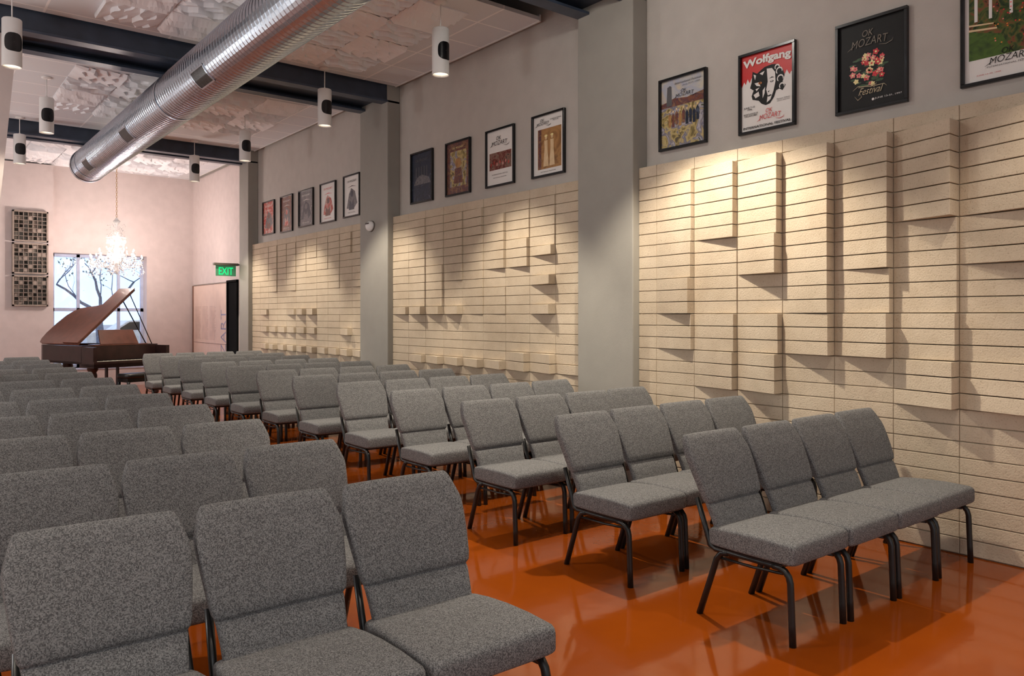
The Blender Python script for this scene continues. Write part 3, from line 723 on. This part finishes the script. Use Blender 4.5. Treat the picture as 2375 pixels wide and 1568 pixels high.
# ------------------------------------------------------------------ piano
PX,PY=3.04,16.02
rt=root('grand_piano','mahogany grand piano with its lid propped open','piano',(PX,PY,0),(0,0,math.radians(-70.5)))
tail=[(-.66,-.72),(-.76,-.69),(-.83,-.6),(-.87,-.45),(-.87,-.2),(-.83,.02),(-.74,.15),(-.6,.22),(-.4,.255),(-.18,.28),(-.02,.32),(.09,.41),(.15,.52),(.2,.63),(.28,.70),(.38,.72)]
case=[(.62,-.72)]+tail+[(.62,.72)]
def inset(p,k=.93): return [((x+.1)*k-.1,y*k) for x,y in p]
g=B()
n=len(case); ins=inset(case)
g.prism(case,.66,.70,0)
vs=[(x,y,.66) for x,y in case]+[(x,y,.98) for x,y in case]+[(x,y,.98) for x,y in ins]+[(x,y,.80) for x,y in ins]
fs=[]
for i in range(n):
    j=(i+1)%n
    fs+= [(j,i,n+i,n+j),(n+j,n+i,2*n+i,2*n+j),(2*n+j,2*n+i,3*n+i,3*n+j)]
g.add(vs,fs,0,False)
g.prism(ins,.80,.82,1)
g.box(.6,.98,-.72,-.655,.62,.96,0).box(.6,.98,.655,.72,.62,.96,0).box(.55,1.0,-.72,.72,.60,.67,0).box(.6,.64,-.66,.66,.67,.97,0).box(.96,1.0,-.72,.72,.60,.71,0)
g.obj('case',[M['mahogd'],M['brass']],rt,bevel=.008)
g=B(); 
for k in range(52):
    y0=-.64+k*1.28/52; g.box(.78,.93,y0+.001,y0+.0236,.69,.715,0)
for k in range(51):
    if k%7 in (0,1,3,4,5): y0=-.64+(k+1)*1.28/52; g.box(.78,.87,y0-.006,y0+.006,.715,.73,1)
g.obj('keyboard',[M['ivory'],M['blackp']],rt)
th=math.radians(43)
def lidfn(x,y,z):
    yy=y+.72; return (x,-.72+yy*math.cos(th)-z*math.sin(th),.99+yy*math.sin(th)+z*math.cos(th))
lid=[(.52,-.72)]+tail+[(.52,.72)]
g=B(); g.prism([(x*1.01,y) for x,y in lid],0,.025,0,lidfn); g.obj('lid',M['mahog'],rt,bevel=.005)
g=B(); g.prism([(.54,-.71),(.06,-.71),(.06,.73),(.54,.73)],.03,.055,0,lidfn); g.obj('lid_front_flap',M['mahog'],rt,bevel=.004)
g=B(); g.tube([(.35,.66,.97),lidfn(.35,.5,0)],.011,8); g.tube([(.5,.68,.97),lidfn(.5,.6,0)],.009,8); g.obj('lid_prop',M['blackp'],rt)
g=B(); g.add([(.58,-.36,1.0),(.58,.36,1.0),(.45,.33,1.25),(.45,-.33,1.25),(.56,-.36,.99),(.56,.36,.99),(.43,.33,1.25),(.43,-.33,1.25)],[(0,1,2,3),(7,6,5,4),(3,2,6,7),(0,4,5,1),(1,5,6,2),(0,3,7,4)]).box(.42,.64,-.5,.5,.975,.995); g.obj('music_desk',M['mahog'],rt)
for lx,ly in ((.75,-.6),(.75,.6),(-.6,-.3)):
    g=B(); g.lathe([(.075,.66),(.085,.62),(.09,.56),(.06,.52),(.075,.47),(.07,.36),(.05,.20),(.035,.13),(.055,.10),(.04,.07),(.03,.05)][::-1],14,(lx,ly,0)); g.sphere((lx,ly,.03),.03,1); g.obj('leg',[M['mahogd'],M['brass']],rt)
g=B(); g.box(.3,.36,-.12,-.09,.12,.66).box(.3,.36,.09,.12,.12,.66).box(.26,.42,-.15,.15,.08,.13)
for yy in (-.07,0,.07): g.tube([(.36,yy,.09),(.52,yy,.06)],.012,8,1)
g.obj('pedal_lyre',[M['mahogd'],M['brass']],rt)
bp=Matrix.Rotation(math.radians(-70.5),3,'Z')@Vector((1.22,0,0))
rt2=root('piano_bench','black padded piano bench in front of the keyboard','bench',(PX+bp.x,PY+bp.y,0),(0,0,math.radians(-70.5)))
g=B(); rings=[[(x,y,z) for x,y in selli(hx,hy,6,28)] for z,hx,hy in ((.42,.17,.36),(.43,.18,.37),(.47,.18,.37),(.49,.17,.36),(.495,.15,.34))]; g.loft(rings); g.obj('seat',M['black'],rt2)
for sx in (-1,1):
    for sy in (-1,1):
        g=B(); g.tube([(sx*.14,sy*.32,.36),(sx*.14,sy*.32,.2),(sx*.14,sy*.32,0)],[.028,.024,.016],8); g.obj('leg',M['blackp'],rt2)
B().box(-.15,.15,-.34,.34,.35,.42).obj('apron',M['blackp'],rt2)

# ------------------------------------------------------------------ chandelier
cx,cy=3.43,16.7
rt=root('chandelier','crystal chandelier with lit candle bulbs hanging on a chain','chandelier',(cx,cy,CZ))
zc=-2.03
g=B(); z=-.03; k=0
while z>-1.14:
    pts=[]
    for q in range(10):
        a=2*pi*q/10; lx=.014*math.cos(a); lz=.03*math.sin(a); pts.append((lx,0,z-.03+lz) if k%2 else (0,lx,z-.03+lz))
    g.loft([[Vector(p)+Vector((.004*math.cos(b5),.004*math.sin(b5),0)) for b5 in (0,2.1,4.2)] for p in pts],0,True,caps=False,loop=True)
    z-=.046; k+=1
g.obj('chain',M['brass'],rt)
g=B(); g.lathe([(.07,0),(.06,-.02),(.02,-.05)],20); g.obj('canopy',M['brass'],rt)
g=B(); g.lathe([(.01,zc+.88),(.03,zc+.84),(.07,zc+.80),(.02,zc+.74),(.03,zc+.6),(.06,zc+.5),(.025,zc+.4),(.04,zc+.2),(.10,zc+.1),(.13,zc+.04),(.07,zc-.04),(.03,zc-.1),(.05,zc-.16),(.01,zc-.22)],16); g.obj('center_column',M['crystal'],rt)
cr=B()
def drop(p,s):
    x,y,z=p; cr.add([(x,y,z+s*1.6),(x+s,y,z),(x,y+s,z),(x-s,y,z),(x,y-s,z),(x,y,z-s*1.9)],[(0,1,2),(0,2,3),(0,3,4),(0,4,1),(5,2,1),(5,3,2),(5,4,3),(5,1,4)])
for tier,(na,rad,zt,off) in enumerate([(12,.46,zc+.02,0),(8,.32,zc+.14,.2),(5,.15,zc+.46,.1)]):
    for i in range(na):
        a=2*pi*i/na+off; c_,s_=math.cos(a),math.sin(a)
        P5=[(.04,zt-.02),(rad*.35,zt-.1),(rad*.7,zt-.12),(rad*.95,zt-.05),(rad,zt+.02)]
        g=B(); g.tube([(r5*c_,r5*s_,z5) for r5,z5 in P5],.007,6); g.lathe([(.012,0),(.045,.012),(.02,.02)],10,(rad*c_,rad*s_,zt+.015)); g.tube([(rad*c_,rad*s_,zt+.03),(rad*c_,rad*s_,zt+.07)],.008,6)
        g.obj('arm',M['crystal'],rt)
        if tier<2:
            g=B(); g.lathe([(.004,0),(.013,.012),(.015,.024),(.007,.044),(.001,.052)],8,(rad*c_,rad*s_,zt+.07)); g.obj('candle_bulb',M['bulb'],rt)
        for q in range(7): drop((rad*c_+R.uniform(-.05,.05),rad*s_+R.uniform(-.05,.05),zt-.04-.04*q),.012)
        for q in range(9):
            f5=q/8; drop(((rad*(1-f5)+.05*f5)*c_,(rad*(1-f5)+.05*f5)*s_,zt+.02+f5*.2-.16*math.sin(pi*f5)),.010)
        for q in range(6):
            a2_=a+2*pi/na*(q/6); drop((rad*math.cos(a2_),rad*math.sin(a2_),zt-.02-.07*math.sin(pi*q/6)),.011)
for q in range(90):
    a=R.uniform(0,6.28); r5=R.uniform(.02,.18); drop((r5*math.cos(a),r5*math.sin(a),zc+.60+R.uniform(-.14,.2)-r5*.4),.012)
for q in range(90):
    a=R.uniform(0,6.28); r5=R.uniform(.02,.28); drop((r5*math.cos(a),r5*math.sin(a),zc-.1-R.uniform(0,.16)+r5*.4),.012)
cr.obj('crystal_drops',M['crystal'],rt,kind='stuff')
for dx,dy in ((.25,0),(-.25,0),(0,.25),(0,-.25)):
    l=bpy.data.lights.new('chandelier_glow','POINT'); l.energy=38; l.color=(1,.82,.75); l.shadow_soft_size=.06
    o=bpy.data.objects.new('chandelier_glow',l); C.objects.link(o); o.location=(cx+dx,cy+dy,CZ+zc+.2)

# ------------------------------------------------------------------ world
w=bpy.data.worlds.new("w"); bpy.context.scene.world=w; w.use_nodes=True
N=w.node_tree.nodes; L=w.node_tree.links; bg=N["Background"]
tc=N.new("ShaderNodeTexCoord"); sp=N.new("ShaderNodeSeparateXYZ"); L.new(tc.outputs["Generated"],sp.inputs[0])
r=N.new("ShaderNodeValToRGB"); r.color_ramp.elements[0].position=.3; r.color_ramp.elements[1].position=.6
r.color_ramp.elements[0].color=(.62,.63,.66,1); r.color_ramp.elements[1].color=(1.0,1.35,2.1,1)
L.new(sp.outputs["Y"],r.inputs["Fac"]); L.new(r.outputs["Color"],bg.inputs["Color"]); bg.inputs["Strength"].default_value=1.
vs_=bpy.context.scene.view_settings
vs_.view_transform='Standard'; vs_.look='None'; vs_.exposure=0
